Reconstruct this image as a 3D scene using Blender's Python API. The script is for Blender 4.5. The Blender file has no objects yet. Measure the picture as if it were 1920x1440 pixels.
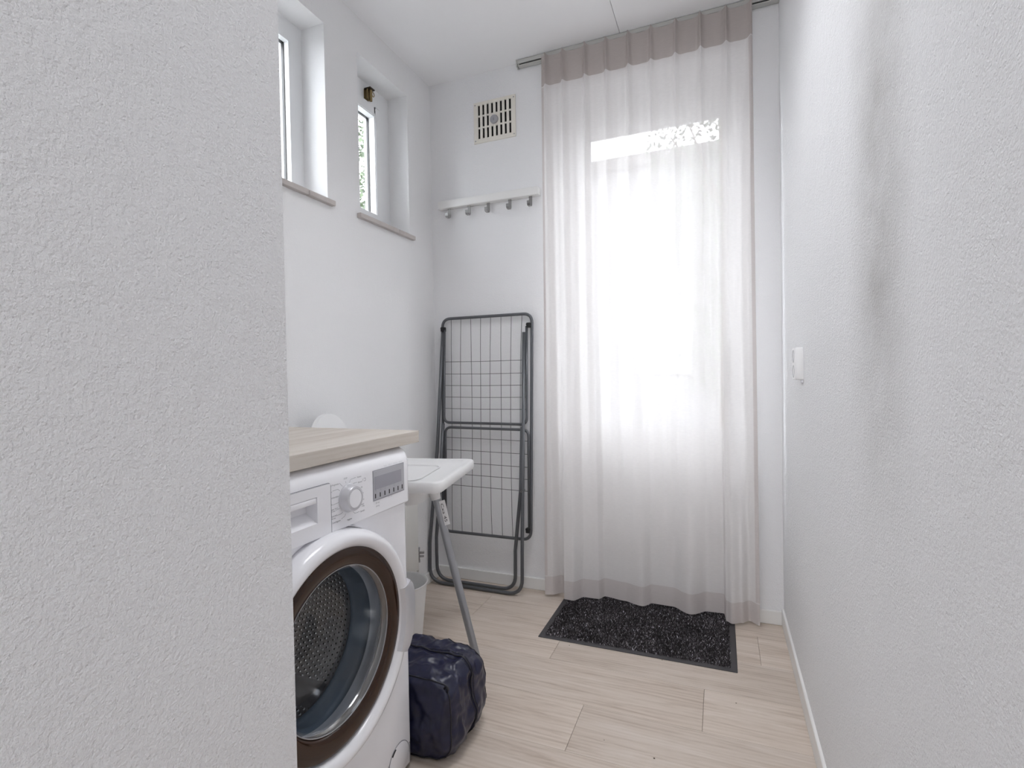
import bpy, bmesh, math, random
from mathutils import Vector, Matrix, noise
random.seed(7)
C = bpy.context.scene.collection
PI = math.pi
sc = bpy.context.scene

# ------------------------------------------------------------------ camera
cam_d = bpy.data.cameras.new('camera'); cam = bpy.data.objects.new('camera', cam_d); C.objects.link(cam)
cam_d.sensor_width = 36; cam_d.lens = 36*968.3453/1920; cam_d.clip_start = .02
right = Vector((.92740485, .37362262, -.01806616)); up = Vector((.01014167, .02316493, .99968022)); fwd = Vector((-.37392164, .9272915, -.01769411))
cam.matrix_world = Matrix(((right.x, up.x, -fwd.x, 0), (right.y, up.y, -fwd.y, 0), (right.z, up.z, -fwd.z, 1.03883), (0, 0, 0, 1)))
sc.camera = cam

# ------------------------------------------------------------------ sky, lights, exposure
w = bpy.data.worlds.new('overcast_sky'); sc.world = w; w.use_nodes = True
nt = w.node_tree; nt.nodes.clear()
wo = nt.nodes.new('ShaderNodeOutputWorld'); wb = nt.nodes.new('ShaderNodeBackground')
wb.inputs['Color'].default_value = (.93, .955, 1.0, 1); wb.inputs['Strength'].default_value = 8.3
nt.links.new(wb.outputs[0], wo.inputs[0])

def area(name, loc, rot, sx, sy, power, col=(1, 1, 1)):
    l = bpy.data.lights.new(name, 'AREA'); l.shape = 'RECTANGLE'; l.size = sx; l.size_y = sy; l.energy = power; l.color = col
    o = bpy.data.objects.new(name, l); C.objects.link(o); o.location = loc; o.rotation_euler = rot; return o
# added fill light behind the camera; no glazing is modelled there
area('hall_fill', (-.16, -2.45, 1.15), (PI/2, 0, 0), .7, 1.9, 13, (.95, .97, 1))
area('hall_overhead_fill', (-.16, -.75, 2.49), (0, 0, 0), .45, .45, 3, (1, .98, .97))  # added overhead fill behind the camera, no fixture modelled
area('utility_overhead_fill', (-.36, 1.3, 2.50), (0, 0, 0), .55, .7, 4.6, (.95, .965, 1)).data.spread = math.radians(122)  # added overhead fill to brighten the machine recess, out of frame
sc.view_settings.view_transform = 'Standard'; sc.view_settings.look = 'None'
sc.view_settings.gamma = 1; sc.view_settings.exposure = 0.44; sc.view_settings.use_curve_mapping = False
sc.cycles.max_bounces = 14; sc.cycles.diffuse_bounces = 8; sc.cycles.transparent_max_bounces = 24; sc.cycles.transmission_bounces = 10
sc.cycles.use_denoising = True; sc.cycles.sample_clamp_indirect = 6

# ------------------------------------------------------------------ materials
class NB:
    def __init__(s, name):
        s.m = bpy.data.materials.new(name); s.m.use_nodes = True; s.t = s.m.node_tree; s.t.nodes.clear()
        s.out = s.n('ShaderNodeOutputMaterial')
    def n(s, t, **kw):
        x = s.t.nodes.new(t)
        for k, v in kw.items():
            if k in x.inputs: x.inputs[k].default_value = v
            else: setattr(x, k, v)
        return x
    def l(s, a, b): s.t.links.new(a, b)
def pbr(name, col, rough=.5, metal=0, coat=0, spec=.5, bump=None, var=None, sheen=0):
    b = NB(name); p = b.n('ShaderNodeBsdfPrincipled')
    p.inputs['Base Color'].default_value = (*col, 1); p.inputs['Roughness'].default_value = rough; p.inputs['Metallic'].default_value = metal
    p.inputs['Coat Weight'].default_value = coat; p.inputs['Coat Roughness'].default_value = .05; p.inputs['Specular IOR Level'].default_value = spec
    p.inputs['Sheen Weight'].default_value = sheen
    b.l(p.outputs[0], b.out.inputs[0]); tc = None
    if bump or var: tc = b.n('ShaderNodeTexCoord')
    if bump:
        sc_, dist, strg = bump
        nz = b.n('ShaderNodeTexNoise', Scale=sc_, Detail=3, Roughness=.55); b.l(tc.outputs['Object'], nz.inputs['Vector'])
        bp = b.n('ShaderNodeBump', Strength=strg, Distance=dist); b.l(nz.outputs['Fac'], bp.inputs['Height']); b.l(bp.outputs[0], p.inputs['Normal'])
    if var:
        sc_, amt = var
        nz = b.n('ShaderNodeTexNoise', Scale=sc_, Detail=4); b.l(tc.outputs['Object'], nz.inputs['Vector'])
        mx = b.n('ShaderNodeMix', data_type='RGBA'); mx.inputs[6].default_value = (*[c*(1-amt) for c in col], 1); mx.inputs[7].default_value = (*[min(1, c*(1+amt)) for c in col], 1)
        b.l(nz.outputs['Fac'], mx.inputs[0]); b.l(mx.outputs[2], p.inputs['Base Color'])
    b.m['p'] = 1
    return b.m
def plaster(name, col, scale, dist, strg, stain_shade=False):
    b = NB(name); p = b.n('ShaderNodeBsdfPrincipled', Roughness=.85); p.inputs['Specular IOR Level'].default_value = .2
    tc = b.n('ShaderNodeTexCoord')
    n1 = b.n('ShaderNodeTexNoise', Scale=scale, Detail=4, Roughness=.6, Distortion=.1); b.l(tc.outputs['Object'], n1.inputs['Vector'])
    n2 = b.n('ShaderNodeTexNoise', Scale=scale*.22, Detail=2); b.l(tc.outputs['Object'], n2.inputs['Vector'])
    ad = b.n('ShaderNodeMath', operation='MULTIPLY_ADD'); ad.inputs[1].default_value = .6; b.l(n2.outputs['Fac'], ad.inputs[0]); b.l(n1.outputs['Fac'], ad.inputs[2])
    bp = b.n('ShaderNodeBump', Strength=strg, Distance=dist); b.l(ad.outputs[0], bp.inputs['Height']); b.l(bp.outputs[0], p.inputs['Normal'])
    n3 = b.n('ShaderNodeTexNoise', Scale=2.3, Detail=3); b.l(tc.outputs['Object'], n3.inputs['Vector'])
    mx = b.n('ShaderNodeMix', data_type='RGBA'); mx.inputs[6].default_value = (*[c*.965 for c in col], 1); mx.inputs[7].default_value = (*col, 1)
    b.l(n3.outputs['Fac'], mx.inputs[0]); last = mx.outputs[2]
    if stain_shade:   # rubbed grey smudge, widened to paint in the wall's band of shade too
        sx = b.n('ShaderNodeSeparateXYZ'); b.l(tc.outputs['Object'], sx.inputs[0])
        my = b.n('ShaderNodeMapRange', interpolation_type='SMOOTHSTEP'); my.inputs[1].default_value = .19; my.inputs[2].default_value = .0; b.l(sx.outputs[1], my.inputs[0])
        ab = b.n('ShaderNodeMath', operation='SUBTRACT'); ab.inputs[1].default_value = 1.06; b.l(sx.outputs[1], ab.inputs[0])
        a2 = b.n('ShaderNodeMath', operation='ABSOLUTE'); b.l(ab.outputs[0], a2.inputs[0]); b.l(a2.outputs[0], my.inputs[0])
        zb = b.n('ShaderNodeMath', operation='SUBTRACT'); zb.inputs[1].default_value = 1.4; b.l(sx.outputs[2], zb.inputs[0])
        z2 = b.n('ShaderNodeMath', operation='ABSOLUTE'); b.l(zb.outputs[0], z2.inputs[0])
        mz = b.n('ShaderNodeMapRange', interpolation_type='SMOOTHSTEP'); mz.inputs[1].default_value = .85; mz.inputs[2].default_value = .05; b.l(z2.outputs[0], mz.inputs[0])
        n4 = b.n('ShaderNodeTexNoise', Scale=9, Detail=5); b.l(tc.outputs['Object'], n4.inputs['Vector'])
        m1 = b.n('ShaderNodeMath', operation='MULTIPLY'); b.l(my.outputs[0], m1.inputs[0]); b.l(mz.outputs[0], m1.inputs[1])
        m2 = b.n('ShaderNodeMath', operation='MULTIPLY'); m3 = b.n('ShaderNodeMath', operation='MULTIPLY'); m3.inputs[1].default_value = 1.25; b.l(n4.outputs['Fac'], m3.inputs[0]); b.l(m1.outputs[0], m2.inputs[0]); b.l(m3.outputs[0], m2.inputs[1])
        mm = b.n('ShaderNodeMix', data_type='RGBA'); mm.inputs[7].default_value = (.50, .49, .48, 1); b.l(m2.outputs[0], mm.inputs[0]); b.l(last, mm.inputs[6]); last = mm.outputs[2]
    b.l(last, p.inputs['Base Color']); b.l(p.outputs[0], b.out.inputs[0]); return b.m
WALLC = (.85, .85, .86)
M = {}
M['stucco'] = plaster('coarse_plaster', WALLC, 215, .0065, .8)
M['stucco_back'] = plaster('plaster_back', WALLC, 230, .0035, .55)
M['stucco_right'] = plaster('coarse_plaster_rubbed_shaded', WALLC, 220, .0055, .7, True)
M['plaster'] = plaster('fine_plaster', (.86, .86, .865), 240, .003, .5)
M['ceiling'] = plaster('ceiling_paint', (.90, .90, .91), 160, .0006, .2)
M['white_paint'] = pbr('white_paint', (.80, .795, .78), .35, bump=(60, .0006, .15))
M['frame_white'] = pbr('window_white', (.82, .83, .84), .3)
M['sill'] = pbr('grey_sill', (.50, .46, .44), .45, var=(60, .08))
M['white_enamel'] = pbr('white_enamel', (.88, .88, .91), .22, coat=.3)
M['white_plastic'] = pbr('white_plastic', (.83, .83, .83), .3)
M['panel_plastic'] = pbr('panel_plastic', (.87, .87, .90), .28, coat=.15)
M['ivory'] = pbr('ivory_plastic', (.78, .75, .68), .4)
M['silver'] = pbr('silver_plastic', (.62, .62, .65), .3, metal=.35)
M['silver_dark'] = pbr('silver_dark', (.40, .40, .42), .38, metal=.5)
M['chrome'] = pbr('chrome', (.75, .76, .78), .12, metal=1)
M['nickel'] = pbr('brushed_nickel', (.36, .355, .35), .28, metal=1)
M['steel'] = pbr('drum_steel', (.85, .84, .84), .32, metal=1)
M['grey_tube'] = pbr('grey_lacquered_tube', (.115, .12, .13), .32, metal=.35, coat=.2)
M['wire'] = pbr('grey_wire', (.10, .10, .105), .45)
M['leg_tube'] = pbr('grey_leg_tube', (.36, .37, .39), .32, metal=.45)
M['black'] = pbr('black_plastic', (.012, .012, .013), .4)
M['dark_void'] = pbr('dark_void', (.006, .006, .006), .9)
M['rubber'] = pbr('door_seal_rubber', (.19, .23, .28), .35)
M['brown_glass'] = pbr('tinted_brown_rim', (.030, .011, .004), .09, coat=.2, spec=.35)
M['print'] = pbr('grey_print', (.16, .16, .18), .5)
M['print_faint'] = pbr('faint_print', (.60, .60, .64), .5)
M['groove'] = pbr('groove_grey', (.30, .30, .33), .6)
M['ink'] = pbr('marker_ink', (.02, .02, .02), .6)
M['paper'] = pbr('sticker_paper', (.82, .82, .82), .6)
M['display'] = pbr('display_window', (.46, .46, .50), .12, coat=.5)
M['lcd'] = pbr('display_lcd', (.33, .33, .37), .1, coat=.6)
M['brass'] = pbr('old_brass', (.26, .19, .09), .32, metal=1)
M['brass_dark'] = pbr('tarnished_brass', (.07, .055, .04), .4, metal=.8)
M['rail'] = pbr('anodised_rail', (.52, .52, .50), .4, metal=.3)
M['bag'] = pbr('navy_nylon', (.008, .0095, .035), .33, spec=.5, bump=(900, .0002, .2), sheen=.0)
M['zip'] = pbr('zip_black', (.006, .006, .012), .45)
M['mat_rubber'] = pbr('mat_rubber', (.055, .052, .056), .6)
M['green'] = pbr('green_collar', (.20, .34, .28), .5)
M['radiator'] = pbr('radiator_cream', (.76, .75, .72), .35)
M['soil'] = pbr('garden_paving', (.22, .22, .215), .9, var=(3, .3))
M['bark'] = pbr('bark', (.10, .075, .055), .9, bump=(30, .01, .5))
M['leaf'] = pbr('leaf_green', (.075, .105, .055), .6, var=(2.5, .35))
M['brick_pale'] = pbr('pale_render', (.25, .25, .26), .8, var=(1, .05))
M['roof'] = pbr('roof_dark', (.12, .11, .11), .8)

def wood(name, c0, c1, c2, stretch, scale, seed_per_obj, rough=.42, axis=0):
    b = NB(name); p = b.n('ShaderNodeBsdfPrincipled', Roughness=rough); p.inputs['Specular IOR Level'].default_value = .4
    tc = b.n('ShaderNodeTexCoord'); oi = b.n('ShaderNodeObjectInfo')
    sc3 = b.n('ShaderNodeVectorMath', operation='MULTIPLY')
    v = [scale]*3; v[axis] = scale/stretch; sc3.inputs[1].default_value = v
    src = tc.outputs['Object']
    ad = b.n('ShaderNodeVectorMath', operation='ADD')
    cb = b.n('ShaderNodeCombineXYZ'); r = b.n('ShaderNodeMath', operation='MULTIPLY'); r.inputs[1].default_value = 37.0 if seed_per_obj else 0
    b.l(oi.outputs['Random'], r.inputs[0]); b.l(r.outputs[0], cb.inputs[0]); b.l(r.outputs[0], cb.inputs[1]); b.l(r.outputs[0], cb.inputs[2])
    b.l(src, sc3.inputs[0]); b.l(sc3.outputs[0], ad.inputs[0]); b.l(cb.outputs[0], ad.inputs[1])
    n1 = b.n('ShaderNodeTexNoise', Scale=1, Detail=6, Roughness=.66, Distortion=.6); b.l(ad.outputs[0], n1.inputs['Vector'])
    n2 = b.n('ShaderNodeTexNoise', Scale=7, Detail=3, Roughness=.7); b.l(ad.outputs[0], n2.inputs['Vector'])
    wv = b.n('ShaderNodeTexWave', Scale=.9, Distortion=7, Detail=3, wave_type='RINGS'); wv.inputs['Detail Scale'].default_value = .7; b.l(ad.outputs[0], wv.inputs['Vector'])
    s1 = b.n('ShaderNodeMath', operation='MULTIPLY_ADD'); s1.inputs[1].default_value = .22; b.l(n2.outputs['Fac'], s1.inputs[0]); b.l(n1.outputs['Fac'], s1.inputs[2])
    s2 = b.n('ShaderNodeMath', operation='MULTIPLY_ADD'); s2.inputs[1].default_value = .10; b.l(wv.outputs['Fac'], s2.inputs[0]); b.l(s1.outputs[0], s2.inputs[2])
    cr = b.n('ShaderNodeValToRGB'); e = cr.color_ramp.elements
    e[0].position = .36; e[0].color = (*c0, 1); e[1].position = .95; e[1].color = (*c2, 1); m = e.new(.64); m.color = (*c1, 1)
    b.l(s2.outputs[0], cr.inputs[0])
    hv = b.n('ShaderNodeHueSaturation'); mr = b.n('ShaderNodeMapRange'); mr.inputs[3].default_value = .93; mr.inputs[4].default_value = 1.07
    b.l(oi.outputs['Random'], mr.inputs[0]); b.l(mr.outputs[0], hv.inputs['Value']); b.l(cr.outputs[0], hv.inputs['Color'])
    b.l(hv.outputs[0], p.inputs['Base Color'])
    bp = b.n('ShaderNodeBump', Strength=.12, Distance=.0008); b.l(n2.outputs['Fac'], bp.inputs['Height']); b.l(bp.outputs[0], p.inputs['Normal'])
    b.l(p.outputs[0], b.out.inputs[0]); return b.m
M['oak'] = wood('oak_plank', (.41, .325, .26), (.59, .505, .43), (.69, .615, .55), 11, 30, True, axis=0)
M['worktop'] = wood('pale_worktop', (.47, .40, .335), (.63, .575, .51), (.70, .66, .61), 14, 30, False, .45, axis=1)

def glass(name, tint=(1, 1, 1), refl=.06, rough=.0):
    b = NB(name); t = b.n('ShaderNodeBsdfTransparent'); t.inputs[0].default_value = (*tint, 1)
    g = b.n('ShaderNodeBsdfGlossy', Roughness=rough); lw = b.n('ShaderNodeLayerWeight', Blend=.25)
    mr = b.n('ShaderNodeMapRange'); mr.inputs[3].default_value = refl; mr.inputs[4].default_value = .7; b.l(lw.outputs['Facing'], mr.inputs[0])
    pw = b.n('ShaderNodeMath', operation='POWER'); pw.inputs[1].default_value = 2.5; b.l(lw.outputs['Facing'], pw.inputs[0]); b.l(pw.outputs[0], mr.inputs[0])
    mx = b.n('ShaderNodeMixShader'); b.l(mr.outputs[0], mx.inputs[0]); b.l(t.outputs[0], mx.inputs[1]); b.l(g.outputs[0], mx.inputs[2])
    b.l(mx.outputs[0], b.out.inputs[0]); return b.m
M['glass'] = glass('window_glass', (.97, .98, .98))
M['bowl_glass'] = glass('door_bowl_glass', (.95, .965, .98), .05, .03)
M['flank_glass'] = glass('door_flank_glass', (.80, .85, .90), .22, .12)

def sheer(name, col, clear):
    b = NB(name); t = b.n('ShaderNodeBsdfTransparent'); tr = b.n('ShaderNodeBsdfTranslucent'); d = b.n('ShaderNodeBsdfDiffuse')
    tr.inputs[0].default_value = (*[c*.62 for c in col], 1); d.inputs[0].default_value = (*col, 1); t.inputs[0].default_value = (.97, .955, .95, 1)
    tc = b.n('ShaderNodeTexCoord'); mp = b.n('ShaderNodeMapping'); mp.inputs['Scale'].default_value = (60, 60, 420); b.l(tc.outputs['Object'], mp.inputs[0])
    nz = b.n('ShaderNodeTexNoise', Scale=1, Detail=2); b.l(mp.outputs[0], nz.inputs['Vector'])
    lw = b.n('ShaderNodeLayerWeight', Blend=.5)
    cm = b.n('ShaderNodeMath', operation='POWER'); cm.inputs[1].default_value = 2.2; b.l(lw.outputs['Facing'], cm.inputs[0])
    op = b.n('ShaderNodeMapRange'); op.inputs[3].default_value = clear; op.inputs[4].default_value = clear*.12; b.l(cm.outputs[0], op.inputs[0])
    wv = b.n('ShaderNodeMath', operation='MULTIPLY_ADD'); wv.inputs[1].default_value = .10; b.l(nz.outputs['Fac'], wv.inputs[0]); b.l(op.outputs[0], wv.inputs[2])
    sb = b.n('ShaderNodeMath', operation='SUBTRACT'); sb.inputs[1].default_value = .05; sb.use_clamp = True; b.l(wv.outputs[0], sb.inputs[0])
    m1 = b.n('ShaderNodeMixShader'); m1.inputs[0].default_value = .70; b.l(tr.outputs[0], m1.inputs[1]); b.l(d.outputs[0], m1.inputs[2])
    m2 = b.n('ShaderNodeMixShader'); b.l(sb.outputs[0], m2.inputs[0]); b.l(m1.outputs[0], m2.inputs[1]); b.l(t.outputs[0], m2.inputs[2])
    b.l(m2.outputs[0], b.out.inputs[0]); return b.m
M['sheer'] = sheer('sheer_cream_voile', (.93, .905, .895), .135)
M['sheer_fold'] = sheer('sheer_cream_voile_doubled', (.64, .585, .56), .10)
M['sheer_hem'] = sheer('sheer_hem_doubled', (.78, .73, .715), .10)
def pile_mat():
    b = NB('carpet_pile'); p = b.n('ShaderNodeBsdfPrincipled', Roughness=.8); p.inputs['Specular IOR Level'].default_value = .25
    at = b.n('ShaderNodeAttribute', attribute_name='tone'); b.l(at.outputs['Color'], p.inputs['Base Color']); b.l(p.outputs[0], b.out.inputs[0]); return b.m
M['pile'] = pile_mat()

# ------------------------------------------------------------------ geometry helpers
def link(name, me, mat, parent=None, smooth=False):
    o = bpy.data.objects.new(name, me); C.objects.link(o)
    if mat is not None and len(me.materials) == 0: me.materials.append(M[mat] if isinstance(mat, str) else mat)
    if smooth is True: me.shade_smooth()
    elif smooth:
        me.shade_smooth()
        try: me.set_sharp_from_angle(angle=math.radians(smooth))
        except Exception: pass
    if parent is not None: o.parent = parent
    return o
def from_bm(name, bm, mat, parent=None, smooth=35, rec=True):
    if rec: bmesh.ops.recalc_face_normals(bm, faces=bm.faces)
    me = bpy.data.meshes.new(name); bm.to_mesh(me); bm.free(); return link(name, me, mat, parent, smooth)
def thing(name, label, cat, loc=(0, 0, 0), group=None):
    o = bpy.data.objects.new(name, None); C.objects.link(o); o.location = loc; o.empty_display_size = .05
    o['label'] = label; o['category'] = cat
    if group: o['group'] = group
    bpy.context.view_layer.update(); return o
def under(root, *obs):       # geometry is written in room coordinates; keep it there under a moved root
    for o in obs: o.parent = root; o.matrix_parent_inverse = Matrix.Translation(-root.location)
def kin(name, bm, mat, root, smooth=35, parent=None, rec=True):
    o = from_bm(name, bm, mat, None, smooth, rec)
    if parent is None: under(root, o)
    else: o.parent = parent
    return o
def structure(o): o['kind'] = 'structure'; return o
def bx(bm, x0, x1, y0, y1, z0, z1, bev=0, seg=2):
    vs = [bm.verts.new((x, y, z)) for x in (x0, x1) for y in (y0, y1) for z in (z0, z1)]
    f = [(0, 1, 3, 2), (4, 6, 7, 5), (0, 4, 5, 1), (2, 3, 7, 6), (0, 2, 6, 4), (1, 5, 7, 3)]
    fs = [bm.faces.new([vs[i] for i in q]) for q in f]
    if bev:
        es = {e for q in fs for e in q.edges}
        bmesh.ops.recalc_face_normals(bm, faces=fs)
        bmesh.ops.bevel(bm, geom=list(es), offset=bev, segments=seg, profile=.5, affect='EDGES', clamp_overlap=True)
def box(*a, **k):
    bm = bmesh.new(); bx(bm, *a, **k); return bm
def rounded(pts, r, n=6, closed=False):
    pts = [Vector(p) for p in pts]; out = []; N = len(pts)
    for i, p in enumerate(pts):
        if not closed and i in (0, N-1): out.append(p); continue
        a = (pts[i-1]-p); c = (pts[(i+1) % N]-p); la, lc = a.length, c.length; a.normalize(); c.normalize()
        ang = a.angle(c)
        if ang > PI-.02: out.append(p); continue
        d = min(r/math.tan(ang/2), la*.49, lc*.49); s = p+a*d; e = p+c*d
        for k in range(n+1):
            t = k/n; out.append(s*(1-t)**2+p*2*t*(1-t)+e*t*t)
    return out
def tube(bm, pts, r, n=10, closed=False, caps=True, radii=None):
    pts = [Vector(p) for p in pts]; N = len(pts); rings = []
    prev = None
    for i, p in enumerate(pts):
        a = pts[(i-1) % N] if (closed or i > 0) else p; c = pts[(i+1) % N] if (closed or i < N-1) else p
        d = (c-a).normalized()
        if prev is None:
            u = Vector((0, 0, 1)).cross(d)
            if u.length < .05: u = Vector((0, 1, 0)).cross(d)
            if u.length < .05: u = Vector((1, 0, 0)).cross(d)
        else: u = prev-d*prev.dot(d)
        u.normalize(); prev = u; v = d.cross(u); rr = radii[i] if radii else r
        rings.append([bm.verts.new(p+u*math.cos(2*PI*k/n)*rr+v*math.sin(2*PI*k/n)*rr) for k in range(n)])
    for i in range(N if closed else N-1):
        A, B = rings[i], rings[(i+1) % N]
        for k in range(n): bm.faces.new((A[k], A[(k+1) % n], B[(k+1) % n], B[k]))
    if not closed and caps: bm.faces.new(rings[0][::-1]); bm.faces.new(rings[-1])
def tb(pts, r, **k):
    bm = bmesh.new(); tube(bm, pts, r, **k); return bm
def lathe(prof, cen, axis='x', n=72, close=False):
    """prof = (radius, along axis); cen = the two other coordinates (and base for z)"""
    bm = bmesh.new(); rings = []
    for r, a in prof:
        ring = []
        for k in range(n):
            t = 2*PI*k/n; c, s = math.cos(t)*r, math.sin(t)*r
            if axis == 'x': ring.append(bm.verts.new((a, cen[0]+c, cen[1]+s)))
            else: ring.append(bm.verts.new((cen[0]+c, cen[1]+s, a)))
            if r < 1e-6: break
        rings.append(ring)
    m = len(rings)
    for i in range(m if close else m-1):
        A, B = rings[i], rings[(i+1) % m]
        for k in range(n):
            k2 = (k+1) % n
            if len(A) == 1 and len(B) == 1: break
            if len(A) == 1: bm.faces.new((A[0], B[k], B[k2]))
            elif len(B) == 1: bm.faces.new((A[k], A[k2], B[0]))
            else: bm.faces.new((A[k], A[k2], B[k2], B[k]))
    return bm
def cells(us, vs, holes, lo, hi, axis):
    """slab split into cells over (u, v); cells whose centre lies in a hole are open; only outer faces are kept"""
    bm = bmesh.new(); cache = {}
    def V(u, v, w):
        k = (round(u, 5), round(v, 5), round(w, 5))
        if k not in cache:
            co = {'x': (w, u, v), 'y': (u, w, v), 'z': (u, v, w)}[axis]; cache[k] = bm.verts.new(co)
        return cache[k]
    def solid(i, j):
        if i < 0 or j < 0 or i >= len(us)-1 or j >= len(vs)-1: return False
        cu, cv = (us[i]+us[i+1])/2, (vs[j]+vs[j+1])/2
        return not any(a < cu < b and c < cv < d for a, b, c, d in holes)
    for i in range(len(us)-1):
        for j in range(len(vs)-1):
            if not solid(i, j): continue
            u0, u1, v0, v1 = us[i], us[i+1], vs[j], vs[j+1]
            for w_ in (lo, hi): bm.faces.new((V(u0, v0, w_), V(u1, v0, w_), V(u1, v1, w_), V(u0, v1, w_)))
            if not solid(i-1, j): bm.faces.new((V(u0, v0, lo), V(u0, v1, lo), V(u0, v1, hi), V(u0, v0, hi)))
            if not solid(i+1, j): bm.faces.new((V(u1, v0, lo), V(u1, v1, lo), V(u1, v1, hi), V(u1, v0, hi)))
            if not solid(i, j-1): bm.faces.new((V(u0, v0, lo), V(u1, v0, lo), V(u1, v0, hi), V(u0, v0, hi)))
            if not solid(i, j+1): bm.faces.new((V(u0, v1, lo), V(u1, v1, lo), V(u1, v1, hi), V(u0, v1, hi)))
    return bm
def text_mesh(txt, size):
    cu = bpy.data.curves.new('txt', 'FONT'); cu.body = txt; cu.size = size; cu.resolution_u = 2
    o = bpy.data.objects.new('txt', cu); C.objects.link(o); dg = bpy.context.evaluated_depsgraph_get()
    me = bpy.data.meshes.new_from_object(o.evaluated_get(dg)); bpy.data.objects.remove(o); bpy.data.curves.remove(cu); return me
def add_text(bm, txt, width, height, M4):
    me = text_mesh(txt, 1.0); xs = [v.co.x for v in me.vertices]
    if not xs: return
    x0, x1 = min(xs), max(xs); sx = width/max(1e-6, x1-x0)
    T = M4 @ Matrix.Diagonal((sx, height/.7, 1, 1)) @ Matrix.Translation((-x0, 0, 0)); me.transform(T); bm.from_mesh(me); bpy.data.meshes.remove(me)

XL, XR, YB, H = -1.3746, .2351, 2.3435, 2.531
# ------------------------------------------------------------------ room shell
# floor: sub-floor with planks laid across the room
floor = structure(from_bm('floor', box(XL-.3, XR+.3, -2.7, YB+.3, -.06, -.012), 'mat_rubber'))
PW, PL = .2135, 1.134
rows = [(1.9915, .124), (1.778, -.589), (1.5645, -.0585), (1.351, -.4075), (1.1375, -.80), (.924, -.25), (.7105, .02)]
y = .497; jj = [-.62, -.1, -.9, -.33, .1, -.5, -.2, -.75, .0, -.4, -.95, -.15, -.6, -.3, .05]
k = 0
while y > -2.6: rows.append((y, jj[k % len(jj)])); y -= PW; k += 1
rows.append((2.205, -.45))
for y0, j in rows:
    y1 = min(y0+PW, YB+.11)
    xs = sorted(j+PL*q for q in range(-3, 4)); xs = [XL] + [a for a in xs if XL+.02 < a < XR-.02] + [XR]
    if y0 < .3: xs = [-.56] + [a for a in xs if -.54 < a < XR-.02] + [XR]
    for a, b_ in zip(xs, xs[1:]):
        cx, cy = (a+b_)/2, (y0+y1)/2
        pl = from_bm('plank', box(a-cx+.0004, b_-cx-.0004, y0-cy+.0003, y1-cy-.0003, -.012, 0, bev=.0007, seg=1), 'oak', floor, False); pl.location = (cx, cy, 0)

# ceiling: two boards with an open joint
ceil = structure(from_bm('ceiling', box(XL-.3, XR+.3, -2.7, YB+.3, H+.014, H+.1), 'ceiling'))
for a, b_ in ((XL-.2, -.395), (-.3932, XR+.2)):
    from_bm('ceiling_panel', box(a, b_, -2.65, YB+.25, H, H+.0135, bev=.0012, seg=1), 'ceiling', ceil, False)

# left wall with two window openings, 25 cm thick
Z0, Z1 = 1.700, 2.380
W2 = (1.765, 2.131); W1 = (1.207, 1.573)
structure(from_bm('wall_left', cells([.4, W1[0], W1[1], W2[0], W2[1], YB+.3], [-.05, Z0, Z1, H+.02], [(*W1, Z0, Z1), (*W2, Z0, Z1)], XL-.25, XL, 'x'), 'plaster', smooth=False))
# back wall with the door opening and the vent hole
DX0, DX1, DZ = -.715, .112, 2.366
VX0, VX1, VZ0, VZ1 = -1.105, -.915, 2.2, 2.378
structure(from_bm('wall_back', cells([XL-.0, VX0, VX1, DX0, DX1, XR+.25], [-.05, VZ0, DZ, VZ1, H+.02], [(DX0, DX1, -1, DZ), (VX0, VX1, VZ0, VZ1)], YB, YB+.25, 'y'), 'stucco_back', smooth=False))
structure(from_bm('wall_front', box(XL, XR, -2.65, -2.55, -.05, H+.02), 'plaster', smooth=False))
# plastered block on the near left that the machine niche ends against
bm = box(XL-.02, -.56, -2.6, .557, -.05, H+.02)
bmesh.ops.bevel(bm, geom=[e for e in bm.edges if all(abs(v.co.x+.56) < 1e-4 and abs(v.co.y-.557) < 1e-4 for v in e.verts)], offset=.006, segments=3, affect='EDGES')
structure(from_bm('wall_near', bm, 'stucco', smooth=30))
# right wall: hand-plastered, thicker towards the door
def right_x(yy, zz):
    def sm(a, b, t): t = min(1, max(0, (t-a)/(b-a))); return t*t*(3-2*t)
    fade = .35+.65*sm(.05, .8, zz)
    wob = .0035*noise.noise(Vector((0, yy*1.7, zz*1.1)))
    return XR-.004+.030*fade*(1-sm(.92, 1.42, yy)) + wob*sm(.1, .5, zz)*sm(-2.6, 2.0, 2.34-yy)
bm = bmesh.new(); ny, nz = 110, 40; g = []
for i in range(ny+1):
    yy = -2.6+(YB+2.6)*i/ny; g.append([bm.verts.new((right_x(yy, -.02+(H+.03)*j/nz), yy, -.02+(H+.03)*j/nz)) for j in range(nz+1)])
bk = [[bm.verts.new((XR+.2, yy, zz)) for zz in (-.02, H+.01)] for yy in (-2.6, YB)]
for i in range(ny):
    for j in range(nz): bm.faces.new((g[i][j], g[i+1][j], g[i+1][j+1], g[i][j+1]))
bm.faces.new((bk[0][0], bk[0][1], bk[1][1], bk[1][0]))
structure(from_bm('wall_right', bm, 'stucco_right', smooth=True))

# skirting
def skirt(name, *a): return structure(from_bm(name, box(*a, bev=.002, seg=1), 'white_paint'))
skirt('baseboard_back', XL+.013, DX0-.005, YB-.012, YB, 0, .056)
o = skirt('baseboard_back', DX1+.005, XR-.012, YB-.012, YB, 0, .056)
skirt('baseboard_left', XL, XL+.012, 1.24, YB, 0, .056)
skirt('baseboard_right', XR-.012, XR+.003, -2.5, YB-.0005, 0, .068)
def dot_holes(): pass

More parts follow.
